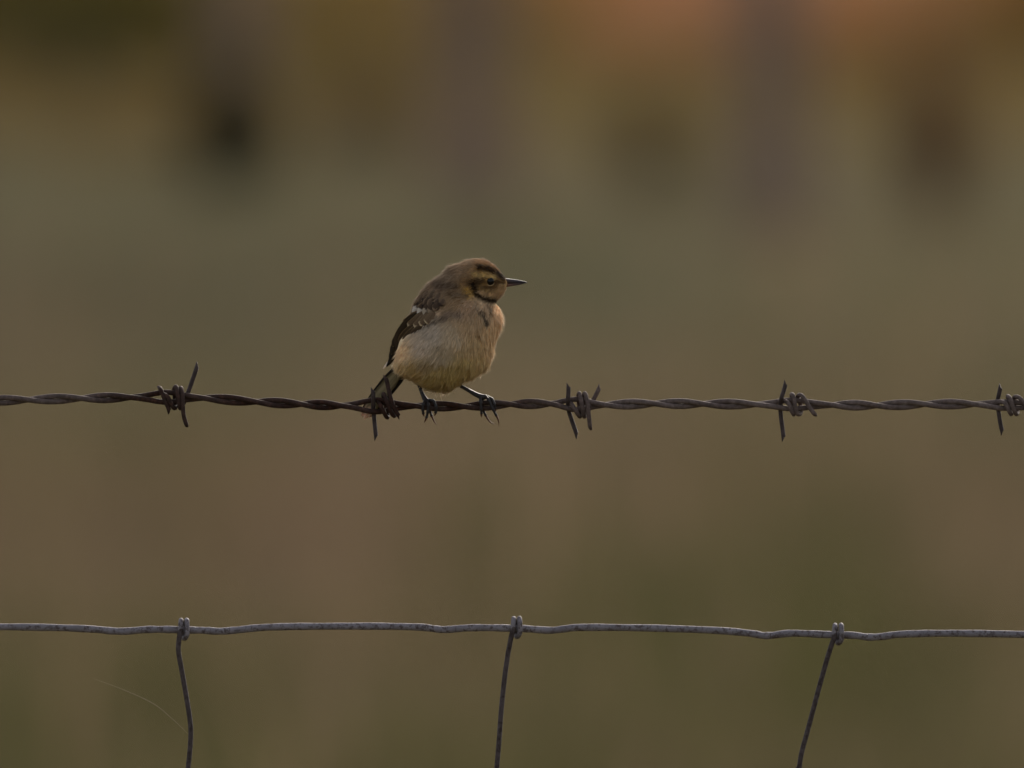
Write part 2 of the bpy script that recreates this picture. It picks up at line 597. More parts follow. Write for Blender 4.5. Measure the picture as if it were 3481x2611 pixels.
DKG = [lin((36, 40, 20)), lin((44, 47, 23)), lin((31, 35, 18))]
BRN = [lin((96, 80, 56)), lin((106, 90, 62)), lin((86, 74, 50))]
OLV = [lin((94, 86, 50)), lin((104, 94, 56))]
RDB = [lin((112, 84, 60)), lin((100, 76, 56)), lin((122, 94, 66))]
bush(498, 57, 0.36, 0.52, DKG, 'dark green upright bush, the darkest clump left of the bird', 2200)
bush(165, 66, 0.24, 0.50, [lin((62, 66, 40)), lin((56, 62, 40))], 'faint grey green bush near the left edge', 800)
bush(788, 62, 0.36, 0.40, BRN, 'round dull brown bush between the dark green bush and the bird', 1100)
bush(1400, 56, 0.24, 0.46, OLV + BRN, 'narrow olive brown bush right of the bird beak', 1000)
bush(1690, 51, 0.20, 0.14, BRN, 'small brown tuft at the foot of the right hand trunk', 700)
bush(1062, 53, 0.22, 0.16, BRN + OLV, 'low brown clump at the foot of the trunk above the bird', 700)
bush(2045, 53, 0.24, 0.66, RDB, 'tall leaning reddish brown bush near the right edge', 1600, lean=-0.10)

# ================================================================== BARBED WIRE
CEN = [(-8000, 1366), (-600, 1362), (0, 1361), (96, 1359), (277, 1354), (443, 1351), (570, 1350.5), (692, 1353), (871, 1366),
       (1026, 1374), (1159, 1379), (1290, 1380), (1420, 1380), (1580, 1382), (1737, 1374), (1870, 1372.5), (1960, 1375), (2058, 1376.5),
       (2225, 1372), (2390, 1373), (2569, 1375), (2700, 1375), (2840, 1377), (2980, 1378.5), (3145, 1374), (3313, 1374), (3410, 1377),
       (3560, 1379), (4200, 1374), (11500, 1372)]
CRS = [96, 277, 443, 692, 872, 1026, 1159, 1415, 1578, 1737, 1870, 2058, 2225, 2390, 2569, 2832, 2980, 3145, 3313, 3560]
while CRS[0] > -8000: CRS.insert(0, CRS[0] - 170)
while CRS[-1] < 11500: CRS.append(CRS[-1] + 170)
i0 = CRS.index(96)
PHX = np.array(CRS, float)
PHV = np.array([(i - i0) * math.pi + math.pi / 2 for i in range(len(CRS))])
OPEN = [(565, 60, 7.5), (1275, 70, 11), (1952, 55, 8.5), (2690, 60, 5.5), (3400, 50, 2.5)]
R_STR = 9.2
cxs, cys = np.array([c[0] for c in CEN], float), np.array([c[1] for c in CEN], float)


def wire_center(u):
    i = np.clip(np.searchsorted(cxs, u) - 1, 0, len(cxs) - 2)
    t = (u - cxs[i]) / (cxs[i + 1] - cxs[i])
    t = t * t * (3 - 2 * t) * 0.5 + t * 0.5
    return cys[i] * (1 - t) + cys[i + 1] * t


barbed = empty('barbed_wire', P(1740, 1374, 0))
tag(barbed, 'rusty twisted two strand barbed wire that the bird is perched on', 'barbed wire')
for s in range(2):
    us = np.arange(-7000, 10500, 9.0)
    path = []
    for u in us:
        a = 9.3 + sum(h * math.exp(-((u - c) / w) ** 2) for c, w, h in OPEN)
        ph = np.interp(u, PHX, PHV) + s * math.pi
        path.append(P(u, wire_center(u) - a * math.cos(ph), -min(a, 10.5) * math.sin(ph)))
    Tube().add(path, R_STR * M, 12).build('strand', M_barb, barbed)

R_BARB = 7.5


def wirepath(pts, n=6):
    return [P(*p) for p in crom(pts, n)]


def barb(coils, prong, bev=1.5):
    """coils: list of wound wire paths (first is the part, joined), prong: the straight through wire (sub-part)."""
    t = Tube()
    for c in coils:
        t.add(wirepath(c), R_BARB * M, 11, bevel=bev)
    o = t.build('barb', M_barb, barbed)
    if prong:
        p = Tube().add(wirepath(prong), R_BARB * M, 11, bevel=bev)
        me = mesh_tris('prong', [tuple(v) for v in p.v], p.f, p.c)
        po = link('prong', me, M_prong)
        po.parent = o
    return o


# first barb from the left: tight clump with a long prong up right and one down
barb([[(543, 1318, 4), (549, 1330, -20), (560, 1360, -24), (571, 1384, -22), (575, 1396, -20)],
      [(552, 1338, -20), (570, 1350, -27), (584, 1378, -24), (594, 1388, -8), (596, 1378, 20), (594, 1350, 27), (592, 1324, 14),
       (599, 1315, -6), (604, 1340, -27), (610, 1376, -24), (613, 1388, -4), (613, 1370, 24), (612, 1335, 22), (615, 1319, 0),
       (620, 1340, -26), (622, 1385, -27), (625, 1415, -25), (633, 1442, -22)]],
     [(672, 1240, 24), (656, 1287, 25), (640, 1333, 26), (626, 1368, 27), (610, 1384, 20)])
# second barb, in front of the tail
barb([[(1285, 1365, -4), (1300, 1390, -26), (1312, 1415, -18), (1318, 1416, 12), (1312, 1380, 30), (1304, 1350, 18), (1305, 1340, -6),
       (1316, 1366, -28), (1330, 1402, -24), (1340, 1414, -8), (1342, 1404, 16), (1336, 1380, 26)],
      [(1311, 1281, -22), (1318, 1310, -24), (1326, 1346, -27), (1336, 1376, -29), (1348, 1402, -27), (1357, 1415, -25)]],
     [(1268, 1325, -24), (1269, 1350, -24), (1269, 1368, -8), (1269, 1388, 8), (1271, 1408, 14), (1274, 1445, 14), (1279, 1489, 12)])
# third barb: four points
barb([[(1938, 1366, -4), (1955, 1393, -25), (1967, 1412, -14), (1972, 1413, 12), (1969, 1378, 28), (1966, 1348, 16), (1970, 1338, -8),
       (1977, 1372, -27), (1984, 1409, -18), (1988, 1414, 8), (1987, 1378, 28), (1985, 1348, 16), (1989, 1338, -8),
       (1997, 1368, -27), (2001, 1408, -26), (2006, 1452, -23)],
      [(2039, 1316, 22), (2026, 1342, 24), (2014, 1366, 26), (2004, 1388, 27), (1996, 1404, 20)]],
     [(1933, 1311, -22), (1932, 1336, -23), (1931, 1358, -20), (1931, 1375, 2), (1934, 1398, 18), (1946, 1436, 18), (1962, 1481, 16)])
# fourth barb
barb([[(2669, 1363, -6), (2682, 1374, -25), (2692, 1398, -25), (2698, 1409, -6), (2698, 1396, 22), (2694, 1362, 24), (2691, 1342, 6),
       (2696, 1346, -20), (2702, 1376, -27), (2709, 1404, -20), (2719, 1408, 4), (2724, 1392, 22), (2718, 1362, 24), (2712, 1348, 10),
       (2722, 1343, -14), (2736, 1358, -26), (2750, 1382, -25), (2768, 1407, -22)]],
     [(2671, 1303, -18), (2665, 1326, -21), (2657, 1352, -22), (2654, 1370, 0), (2653, 1388, 16), (2655, 1420, 17), (2660, 1456, 16), (2664, 1491, 14)])
# fifth barb, cut by the right edge of the view
barb([[(3404, 1366, -14), (3418, 1372, -25), (3430, 1396, -24), (3437, 1408, -6), (3436, 1394, 22), (3430, 1362, 24), (3426, 1347, 4),
       (3434, 1356, -22), (3444, 1388, -26), (3455, 1408, -8), (3459, 1396, 20), (3454, 1366, 24), (3448, 1352, 10),
       (3458, 1349, -14), (3472, 1358, -25), (3486, 1378, -25), (3500, 1400, -22)]],
     [(3402, 1315, 10), (3397, 1336, 14), (3392, 1360, 19), (3391, 1382, 19), (3395, 1402, 12), (3400, 1436, 8), (3408, 1470, 6)])

# ================================================================== WOVEN FIELD FENCE
HW = [(-7000, 2120), (-1500, 2136), (-400, 2128), (0, 2131), (181, 2133.5), (316, 2139), (380, 2145), (425, 2146), (497, 2140.5), (560, 2140),
      (619, 2141), (690, 2143), (746, 2146), (805, 2142), (882, 2134), (1000, 2130), (1271, 2129), (1423, 2132), (1480, 2138), (1515, 2140.5),
      (1586, 2135), (1650, 2134), (1740, 2136), (1787, 2137.5), (1868, 2143), (1920, 2138), (1977, 2133), (2200, 2135), (2432, 2143),
      (2547, 2153), (2590, 2160), (2620, 2160.5), (2692, 2153), (2814, 2157.5), (2900, 2160), (2953, 2166), (3000, 2164), (3069, 2156),
      (3242, 2153), (3481, 2157), (3900, 2166), (5000, 2160), (10500, 2150)]
R_H, R_S = 12.4, 8.6
fence = empty('woven_wire_fence', P(1740, 2140, 6))
tag(fence, 'galvanised woven field fence with crimped top wire below the barbed wire', 'wire fence')


def hwire(v_off):
    pts = [P(u, v, 6) for u, v in crom([(u, v + v_off) for u, v in HW], 8)]
    rad = [R_H * M * (1 + 0.04 * math.sin(i * 0.7) + random.uniform(-0.03, 0.03)) for i in range(len(pts))]
    Tube().add(pts, rad, 14).build('line_wire', M_galv, fence)


for k in range(4):
    hwire(k * 1150)


def stay(path, lx, rx, top, bot):
    """path: the hanging wire from just under the wrap downwards; lx, rx: tops of the two turns of the wrap."""
    p0 = path[0]
    mid = 0.5 * (top + bot)
    t = Tube()
    t.add([P(u, v, d) for u, v, d in crom([(lx, mid - 4, -15.5), (p0[0] * 0.6 + lx * 0.4, mid + 18, -16)] + path, 6)], R_S * M, 12)
    o = t.build('stay_wire', M_stay, fence)
    wrap = [(lx - 3, mid + 12, -15), (lx - 1, mid - 8, -15), (lx, top + 12, -11), (lx + 1, top + 8, 6), (lx + 4, mid - 6, 27), (lx + 8, bot - 14, 22),
            (lx + 13, bot - 8, 4), (rx + 1, bot - 20, -13), (rx + 2, mid - 6, -15.5), (rx + 1, top + 12, -11), (rx, top + 8, 6), (rx, mid, 26),
            (rx, bot - 16, 24)]
    w = Tube()
    pts = crom(wrap, 6)
    w.add([P(*q) for q in pts], R_S * M, 12)
    me = mesh_tris('wrap_knot', [tuple(v) for v in w.v], w.f, w.c)
    k = link('wrap_knot', me, M_galv)
    k.parent = o
    return o


stay([(608, 2181, -13), (607, 2217, -8), (619, 2285, 0), (633, 2366, 4), (646, 2448, 2), (648.5, 2502, 0), (644, 2570, 0), (638, 2640, 0),
      (630, 2900, 0), (632, 3300, -8), (634, 4400, -8), (630, 5590, -8)], 615, 634.5, 2102, 2178)
stay([(1738, 2164, -14), (1732.5, 2193, -10), (1727, 2222, -4), (1716, 2300, 0), (1705, 2403, 0), (1697, 2511, 0), (1689, 2611, 0), (1684, 2700, 0),
      (1690, 3300, -8), (1720, 4400, -8), (1725, 5590, -8)], 1746, 1765.5, 2096, 2172)
stay([(2831, 2180, -14), (2822, 2207, -10), (2808, 2253, -2), (2779, 2357, 0), (2750, 2467, 0), (2726, 2555, 0), (2717, 2611, 0), (2712, 2680, 0),
      (2730, 3300, -8), (2790, 4400, -8), (2800, 5590, -8)], 2838, 2859, 2119, 2194)

# spider silk hanging on the left stay wire
silk = Tube()
q = [P(u, v, 0) for u, v in crom([(321, 2308), (425, 2347), (524, 2394), (588, 2446), (628, 2484), (648, 2504)], 6)]
silk.add(q, [0.8 * M * (0.35 + 0.65 * math.sin(math.pi * min(1, 0.1 + i / len(q)))) for i in range(len(q))], 5)
silk = silk.build('spider_silk_thread', M_silk)
tag(silk, 'fine pale spider silk thread caught on the left fence stay wire', 'silk thread')

# ================================================================== BIRD
bird = empty('bird', B(900, 1340, 0))
tag(bird, 'small brown and buff songbird with yellowish belly perched on the barbed wire', 'bird')

LEFT = [(112, 1062), (120, 1012), (135, 978), (147, 950), (160, 905), (175, 870), (200, 838), (235, 806), (275, 742), (315, 684), (375, 626), (420, 596), (460, 570), (500, 548),
        (545, 532), (610, 506), (680, 474), (760, 434), (830, 408), (930, 382), (1000, 372), (1050, 376), (1080, 390), (1110, 425),
        (1140, 482), (1165, 540), (1185, 580), (1205, 612), (1222, 642), (1236, 676), (1243, 715)]
RIGHT = [(112, 1148), (120, 1180), (135, 1207), (150, 1230), (170, 1256), (200, 1286), (215, 1297), (240, 1315), (265, 1334), (290, 1356), (310, 1364), (330, 1364),
         (350, 1354), (380, 1336), (400, 1322), (425, 1300), (440, 1286), (460, 1272), (480, 1260), (495, 1260), (520, 1272), (560, 1292),
         (620, 1308), (680, 1302), (720, 1292), (800, 1260), (860, 1244), (920, 1233), (1020, 1204), (1070, 1172), (1100, 1126), (1125, 1082),
         (1160, 1002), (1185, 958), (1205, 928), (1222, 902), (1236, 874), (1243, 845)]
DEP = [(112, 26), (120, 60), (140, 100), (170, 135), (220, 175), (300, 215), (400, 262), (500, 305), (600, 335), (700, 352), (850, 362), (1000, 335),
       (1100, 262), (1165, 175), (1205, 100), (1232, 45), (1243, 5)]


def tab(T, y):
    return np.interp(y, [t[0] for t in T], [t[1] for t in T])


def headw(x, y):
    r = np.hypot((x - 1165) / 1.06, (y - 300) / 0.92)
    t = np.clip((r - 130) / 150, 0, 1)
    return 1 - t * t * (3 - 2 * t)


def hw_shape(x, y):
    """local half depth of the head"""
    return 60 + 115 * np.sqrt(np.clip(1 - ((x - 1150) / 260) ** 2 * 0.75 - ((y - 310) / 240) ** 2 * 0.55, 0.05, 1))


def surf_depth(cx, cy, side=-1):
    """depth of the body's surface at a drawing position (front by default)"""
    cx = np.asarray(cx, float); cy = np.asarray(cy, float)
    l, r, dd = tab(LEFT, cy), tab(RIGHT, cy), tab(DEP, cy)
    xc, hw = (l + r) / 2, np.maximum((r - l) / 2, 1)
    s = np.sqrt(np.clip(1 - ((cx - xc) / hw) ** 2, 0, 1))
    h = headw(cx, cy)
    d = dd * s * (1 - h) + np.minimum(hw_shape(cx, cy), dd * 1.2) * s ** 0.75 * h
    return side * d - 30 * h


rows = np.concatenate([np.array([112, 114, 117, 121, 127, 135, 145]), np.arange(158, 1200, 16), np.array([1206, 1216, 1225, 1232, 1238, 1241, 1243])])
NC = 72
bv, bt = [], []
front_uv = []
for y in rows:
    l, r = float(tab(LEFT, y)), float(tab(RIGHT, y))
    for k in range(NC):
        a = 2 * math.pi * k / NC
        x = (l + r) / 2 - (r - l) / 2 * math.cos(a)
        sd = -1 if math.sin(a) >= 0 else 1
        d = float(surf_depth(x, y, sd))
        bv.append(tuple(B(x, y, d)))
        front_uv.append((x, y, sd))
nr = len(rows)
for j in range(nr - 1):
    for k in range(NC):
        a, b = j * NC + k, j * NC + (k + 1) % NC
        c, d = a + NC, b + NC
        bt += [(a, c, d), (a, d, b)]
for j in (0, nr - 1):
    ci = len(bv)
    bv.append(tuple(np.mean([bv[j * NC + k] for k in range(NC)], axis=0)))
    front_uv.append((front_uv[j * NC][0], rows[j], -1))
    for k in range(NC):
        a, b = j * NC + k, j * NC + (k + 1) % NC
        bt.append((ci, a, b) if j == 0 else (ci, b, a))

# plumage colours (the bird's own pattern)
ANCH = [(1110, 135, (140, 106, 68)), (1235, 195, (124, 90, 54)), (1010, 160, (140, 114, 86)), (930, 190, (144, 120, 96)), (850, 260, (124, 104, 84)),
        (750, 350, (124, 102, 82)), (640, 430, (126, 102, 78)), (1000, 320, (108, 84, 60)), (1010, 385, (140, 110, 58)), (1130, 520, (168, 146, 120)),
        (1255, 600, (194, 170, 140)), (1230, 760, (188, 164, 130)), (1000, 560, (162, 138, 114)), (1010, 720, (174, 152, 122)), (830, 500, (146, 122, 96)),
        (900, 420, (130, 106, 78)), (700, 780, (170, 160, 150)), (600, 900, (180, 168, 156)), (760, 960, (164, 150, 130)), (880, 800, (174, 160, 140)), (430, 950, (200, 180, 150)),
        (420, 1060, (186, 166, 128)), (850, 1140, (168, 150, 98)), (1000, 1060, (172, 152, 102)), (1130, 1000, (174, 152, 108)), (1190, 960, (184, 160, 124)), (700, 1160, (166, 148, 98)),
        (520, 1100, (166, 142, 92)), (620, 1050, (156, 138, 108)), (1050, 900, (176, 154, 118)), (1120, 320, (112, 88, 54)), (1180, 410, (130, 108, 74)), (1320, 370, (166, 140, 106)),
        (1300, 300, (116, 90, 54)), (800, 1240, (150, 128, 80)), (1150, 230, (124, 94, 54))]
STROKES = [([(655, 652), (700, 612), (765, 578)], 21, (206, 186, 164), 0.8), ([(540, 738), (650, 694), (760, 645), (840, 622)], 13, (66, 54, 48), 0.75),
           ([(1105, 178), (1190, 194), (1270, 232), (1335, 278)], 25, (34, 21, 12), 0.97),
           ([(1066, 236), (1130, 246), (1195, 250), (1245, 268)], 20, (164, 140, 92), 0.85),
           ([(1040, 312), (1100, 306), (1165, 305)], 30, (62, 45, 28), 0.85),
           ([(1245, 308), (1330, 316)], 17, (58, 38, 20), 0.85),
           ([(1175, 352), (1255, 348)], 20, (68, 46, 28), 0.8),
           ([(1062, 325), (1078, 392), (1125, 442), (1200, 470), (1268, 476)], 28, (27, 17, 11), 0.97),
           ([(1118, 400), (1180, 420), (1255, 418)], 19, (164, 138, 108), 0.85),
           ([(1128, 585), (1150, 630), (1172, 676)], 17, (44, 36, 34), 0.9), ([(1185, 520), (1196, 580), (1190, 645)], 10, (92, 72, 56), 0.7),
           ([(1080, 560), (1130, 590)], 9, (100, 82, 68), 0.6), ([(1090, 720), (1100, 800)], 12, (128, 96, 60), 0.6),
           ([(820, 590), (940, 600)], 30, (104, 90, 86), 0.6), ([(760, 345), (890, 350)], 42, (78, 60, 48), 0.75),
           ([(1000, 440), (900, 420), (820, 430)], 22, (92, 72, 52), 0.6),
           ([(640, 495), (622, 548)], 13, (42, 32, 26), 0.9), ([(690, 480), (680, 535)], 14, (42, 32, 26), 0.9), ([(722, 492), (768, 500)], 13, (50, 38, 30), 0.85),
           ([(660, 430), (650, 470)], 11, (66, 50, 40), 0.7), ([(600, 470), (585, 520)], 11, (60, 46, 36), 0.7),
           ([(700, 610), (820, 640)], 14, (92, 80, 76), 0.55), ([(620, 880), (640, 890)], 8, (100, 88, 88), 0.5), ([(720, 1010), (700, 1030)], 8, (104, 84, 50), 0.6),
           ([(730, 870), (740, 900)], 8, (104, 92, 92), 0.5), ([(460, 1000), (470, 1020)], 7, (120, 100, 80), 0.5)]
A_xy = np.array([a[:2] for a in ANCH], float)
A_c = np.array([lin(a[2]) for a in ANCH])
BACK = lin((104, 84, 66))
GAIN = np.array([1.90, 1.82, 1.66])


def seg_dist(x, y, pts):
    best = np.full(x.shape, 1e9)
    for (x0, y0), (x1, y1) in zip(pts[:-1], pts[1:]):
        vx, vy = x1 - x0, y1 - y0
        t = np.clip(((x - x0) * vx + (y - y0) * vy) / (vx * vx + vy * vy), 0, 1)
        best = np.minimum(best, np.hypot(x - x0 - t * vx, y - y0 - t * vy))
    return best


def pattern(x, y, side):
    x = np.asarray(x, float); y = np.asarray(y, float)
    wob = rng.normal(0, 7.0, (2, len(x)))
    x, y = x + wob[0], y + wob[1]
    d2 = (x[:, None] - A_xy[None, :, 0]) ** 2 + (y[:, None] - A_xy[None, :, 1]) ** 2
    w = 1.0 / (d2 + 900) ** 2.0
    c = (w[:, :, None] * A_c[None]).sum(1) / w.sum(1)[:, None]
    for pts, r, cl, op in STROKES:
        d = seg_dist(x, y, pts)
        m = (np.clip(1.45 - d / r * 0.95, 0, 1) ** 1.15 * op)[:, None]
        c = c * (1 - m) + lin(cl) * m
    bk = ((np.asarray(side) > 0) & (y < 900))[:, None] * 0.7
    c = c * (1 - bk) + BACK * bk
    mot = vnoise(x / 17 + 30, y / 26 + 11) * 0.6 + vnoise(x / 8 + 70, y / 15 + 5) * 0.4
    back = np.clip((820 - x) / 120, 0, 1) * np.clip((590 - y) / 80, 0, 1)
    amp = 0.14 + 0.55 * back + 0.25 * headw(x, y)
    c = c * (1 + amp * (mot - 0.5) * 2)[:, None]
    return c * GAIN


fu = np.array(front_uv, float)
body = link('body', mesh_tris('body', bv, bt, pattern(fu[:, 0], fu[:, 1], fu[:, 2])), M_skin, bird)

# flow of the feathers over the body (drawing plane, y down)
FLOW = [(1330, 270, (-0.85, -0.35)), (1230, 180, (-0.9, -0.25)), (1110, 135, (-1, 0.1)), (930, 180, (-0.9, 0.4)), (750, 320, (-0.75, 0.65)), (620, 450, (-0.6, 0.8)),
        (1200, 330, (-0.9, 0.3)), (1180, 420, (-0.8, 0.5)), (1320, 370, (-0.45, 0.9)), (1290, 430, (-0.2, 1)), (1250, 600, (0.05, 1)), (1290, 650, (0.1, 1)), (1240, 900, (0.05, 1)), (1180, 1070, (-0.2, 1)),
        (1000, 600, (-0.35, 0.9)), (700, 800, (-0.5, 0.85)), (450, 950, (-0.55, 0.8)), (900, 1150, (-0.15, 1)), (520, 1100, (-0.75, 0.65)), (900, 450, (-0.8, 0.6)), (1000, 850, (-0.2, 1))]
F_xy = np.array([f[:2] for f in FLOW], float)
F_d = np.array([f[2] for f in FLOW], float)

WINGZONE = [(575, 480), (735, 500), (730, 590), (650, 668), (560, 720), (470, 790), (408, 880), (376, 1000), (360, 1010), (300, 900), (380, 700), (470, 560)]


def in_poly(x, y, poly):
    r = np.zeros(x.shape, bool)
    j = len(poly) - 1
    for i in range(len(poly)):
        xi, yi = poly[i]; xj, yj = poly[j]
        c = ((yi > y) != (yj > y)) & (x < (xj - xi) * (y - yi) / (yj - yi + 1e-9) + xi)
        r ^= c
        j = i
    return r


def plumage():
    V = np.array(bv); T = np.array(bt); UV = fu
    a, b, c = V[T[:, 0]], V[T[:, 1]], V[T[:, 2]]
    nn = np.cross(b - a, c - a)
    area = np.linalg.norm(nn, axis=1)
    nn = nn / np.maximum(area, 1e-15)[:, None]
    cen = V.mean(0)
    flip = (nn * ((a + b + c) / 3 - cen)).sum(1) < 0
    nn[flip] *= -1
    n = 42000
    fi = rng.choice(len(T), n, p=area / area.sum())
    r1, r2 = np.sqrt(rng.random(n)), rng.random(n)
    w0, w1, w2 = 1 - r1, r1 * (1 - r2), r1 * r2
    p = a[fi] * w0[:, None] + b[fi] * w1[:, None] + c[fi] * w2[:, None]
    uv = UV[T[fi, 0]] * w0[:, None] + UV[T[fi, 1]] * w1[:, None] + UV[T[fi, 2]] * w2[:, None]
    x, y, sd = uv[:, 0], uv[:, 1], uv[:, 2]
    keep = ~(in_poly(x, y, WINGZONE) & (sd < 0.3)) & (np.hypot(x - 1210, y - 303) > 40)
    keep &= ~((x > 1345) & (y > 290) & (y < 340))
    fi, p, x, y, sd = fi[keep], p[keep], x[keep], y[keep], sd[keep]
    n = len(fi)
    nrm = nn[fi]
    d2 = (x[:, None] - F_xy[None, :, 0]) ** 2 + (y[:, None] - F_xy[None, :, 1]) ** 2
    w = 1.0 / (d2 + 2500) ** 1.5
    fl = (w[:, :, None] * F_d[None]).sum(1) / w.sum(1)[:, None]
    clump = vnoise(x / 34 + 3, y / 44 + 17) * 0.65 + vnoise(x / 15 + 9, y / 22 + 4) * 0.35
    ang = rng.normal(0, 0.16, n) + (clump - 0.5) * 0.9
    fx = fl[:, 0] * np.cos(ang) - fl[:, 1] * np.sin(ang)
    fy = fl[:, 0] * np.sin(ang) + fl[:, 1] * np.cos(ang)
    f = np.stack([fx, np.zeros(n), -fy], 1)
    f -= nrm * (f * nrm).sum(1)[:, None]
    f /= np.maximum(np.linalg.norm(f, axis=1), 1e-6)[:, None]
    side = np.cross(nrm, f)
    hd = headw(x, y)
    L = (1 - hd) * rng.uniform(46, 92, n) + hd * rng.uniform(24, 44, n)
    # loose fluff on belly, flank and chin
    fluff = np.clip((y - 850) / 300, 0, 1) * (1 - hd)
    L *= 1 + 0.30 * fluff * rng.random(n)
    chin = (np.hypot(x - 1315, y - 395) < 70)
    L = np.where(chin, L * 1.15, L)
    L *= 0.78 + 0.5 * vnoise(x / 26 + 51, y / 34 + 8)
    L = L * BU
    el = np.abs(rng.normal(0.10, 0.16, n)) + 0.05 + np.where(chin, 0.12, 0) + 0.10 * fluff * rng.random(n) + 0.26 * np.clip(vnoise(x / 30 + 80, y / 30 + 60) - 0.45, 0, 1)
    Wd = rng.uniform(5.0, 9.5, n) * BU * (1 - 0.35 * hd)
    root = p - nrm * (6 * BU)
    mid = root + f * (L * 0.5)[:, None] + nrm * (L * 0.5 * el + 7 * BU)[:, None]
    tip = root + f * L[:, None] + nrm * (L * el * 0.85 + 4 * BU)[:, None]
    v = np.stack([root - side * (Wd * 0.5)[:, None], root + side * (Wd * 0.5)[:, None], mid - side * (Wd * 0.45)[:, None],
                  mid + side * (Wd * 0.45)[:, None], tip], 1).reshape(-1, 3)
    o = (np.arange(n) * 5)[:, None]
    t = np.concatenate([o + [0, 1, 3], o + [0, 3, 2], o + [2, 3, 4]], 1).reshape(-1, 3)
    # the colour belongs to where the visible tip lies
    tx, ty = x + fx * L / BU * 0.45, y + fy * L / BU * 0.45
    cc = pattern(tx, ty, sd) * rng.normal(1.0, 0.11, n)[:, None].clip(0.6, 1.4)
    c5 = np.repeat(cc, 5, axis=0).reshape(n, 5, 3)
    rim_down = lin((214, 194, 166)) * 1.1  # pale downy tip colour that also paints in a rim glow
    c5[:, 4] = c5[:, 4] * 0.52 + rim_down * 0.48 * np.clip(cc.mean(1) / 0.22, 0.25, 1.0)[:, None]
    o = link('plumage', mesh_tris('plumage', v, t, c5.reshape(-1, 3)), M_plume, bird, smooth=False)
    o['kind'] = 'stuff'


plumage()


def feather(name, parent, pts, width, base_c, edge_c, tip_c=None, tip_at=0.75, edge=0.68, rachis=0.8, camber=6.0, drape=None, blunt=0.5):
    """A vane: spine points in bird units (cx, cy, depth); width is the half width. Two skins with a small thickness."""
    NS, NT = 14, 9
    if drape is not None:
        pts = [(x, y, float(surf_depth(x, y)) + drape + (dz[0] if dz else 0)) for (x, y, *dz) in pts]
    sp = crom(pts, max(2, NS // max(1, len(pts) - 1)))
    n = len(sp)
    bc, ec = lin(base_c), lin(edge_c)
    tc = lin(tip_c) if tip_c else None
    v, c, t = [], [], []
    for layer in (0, 1):
        for i in range(n):
            s = i / (n - 1)
            a, b = sp[max(i - 1, 0)], sp[min(i + 1, n - 1)]
            dx, dy = b[0] - a[0], b[1] - a[1]
            ln = math.hypot(dx, dy) + 1e-9
            px, py = -dy / ln, dx / ln
            wv = width * (0.35 + 0.65 * min(1, s * 3)) * (1 - max(0, (s - blunt) / (1 - blunt)) ** 2.6 * 0.96)
            for k in range(NT):
                q = k / (NT - 1) * 2 - 1
                barb_j = math.sin(k * 5.1 + i * 2.3) * 0.6
                x, y = sp[i][0] + px * q * wv, sp[i][1] + py * q * wv + barb_j
                d = sp[i][2] + camber * (q * q) + (2.2 if layer else 0)
                v.append(tuple(B(x, y, d)))
                col_ = bc.copy()
                if abs(q) < 0.12: col_ = bc * rachis
                if abs(q) > edge or s > 0.95: col_ = ec
                if tc is not None and s > tip_at + random.uniform(-0.04, 0.04): col_ = tc
                c.append(col_ * (1 + 0.06 * math.sin(i * 3.7 + k * 1.9)))
    for layer in (0, 1):
        o = layer * n * NT
        for i in range(n - 1):
            for k in range(NT - 1):
                p = o + i * NT + k
                t += [(p, p + 1, p + NT + 1), (p, p + NT + 1, p + NT)]
    o2 = n * NT
    for i in range(n - 1):
        for k in (0, NT - 1):
            p = i * NT + k
            t += [(p, p + NT, p + NT + o2), (p, p + NT + o2, p + o2)]
    me = mesh_tris(name, v, t, np.array(c))
    ob = link(name, me, M_feather)
    if parent is not None:
        ob.parent = parent
        w = Vector((0, 0, 0)); p = parent
        while p:
            w += p.location
            p = p.parent
        ob.location = -w
    return ob


# folded wing: flight feathers, tertials, coverts laid like roof tiles
wing = feather('wing', bird, [(640, 560, 0), (520, 660, 0), (430, 780, 0), (380, 900, 0)], 62, (62, 49, 36), (70, 56, 42), drape=-4, blunt=0.6)
FLIGHT = [([(455, 740), (400, 860), (352, 970), (262, 1076)], 24, 26, (34, 27, 19), (214, 188, 160)),
          ([(450, 740), (390, 870), (340, 985), (292, 1060)], 24, 18, (30, 24, 17), (80, 64, 42)),
          ([(460, 720), (390, 830), (342, 940), (326, 1022)], 26, 10, (33, 26, 18), (84, 68, 45)),
          ([(480, 690), (400, 800), (352, 890), (338, 950)], 28, 2, (48, 38, 26), (110, 90, 58)),
          ([(500, 680), (420, 760), (368, 830), (352, 880)], 30, -8, (56, 44, 30), (124, 102, 64))]
for pts, wd, off, bc, ec in FLIGHT:
    feather('flight_feather', wing, pts, wd, bc, ec, (238, 220, 200) if off == 26 else None, 0.84, drape=off + 6, edge=0.82)
for pts, wd, off in [([(590, 660), (480, 745), (392, 838)], 34, -16), ([(620, 665), (520, 742), (432, 812)], 30, -22), ([(660, 655), (580, 715), (500, 765)], 26, -26)]:
    feather('tertial_feather', wing, pts, wd, (82, 65, 48), (156, 132, 96), drape=off, edge=0.8)
for i, pts in enumerate([[(590, 560), (520, 625), (440, 688)], [(620, 570), (560, 640), (482, 706)], [(650, 575), (600, 650), (540, 712)],
                         [(680, 580), (640, 640), (590, 694)], [(715, 572), (680, 625), (636, 668)]]):
    feather('covert_feather', wing, pts, 38, (122, 100, 78), (164, 140, 108), (214, 190, 154), 0.89, edge=0.9, blunt=0.84, drape=-30 - i * 3)
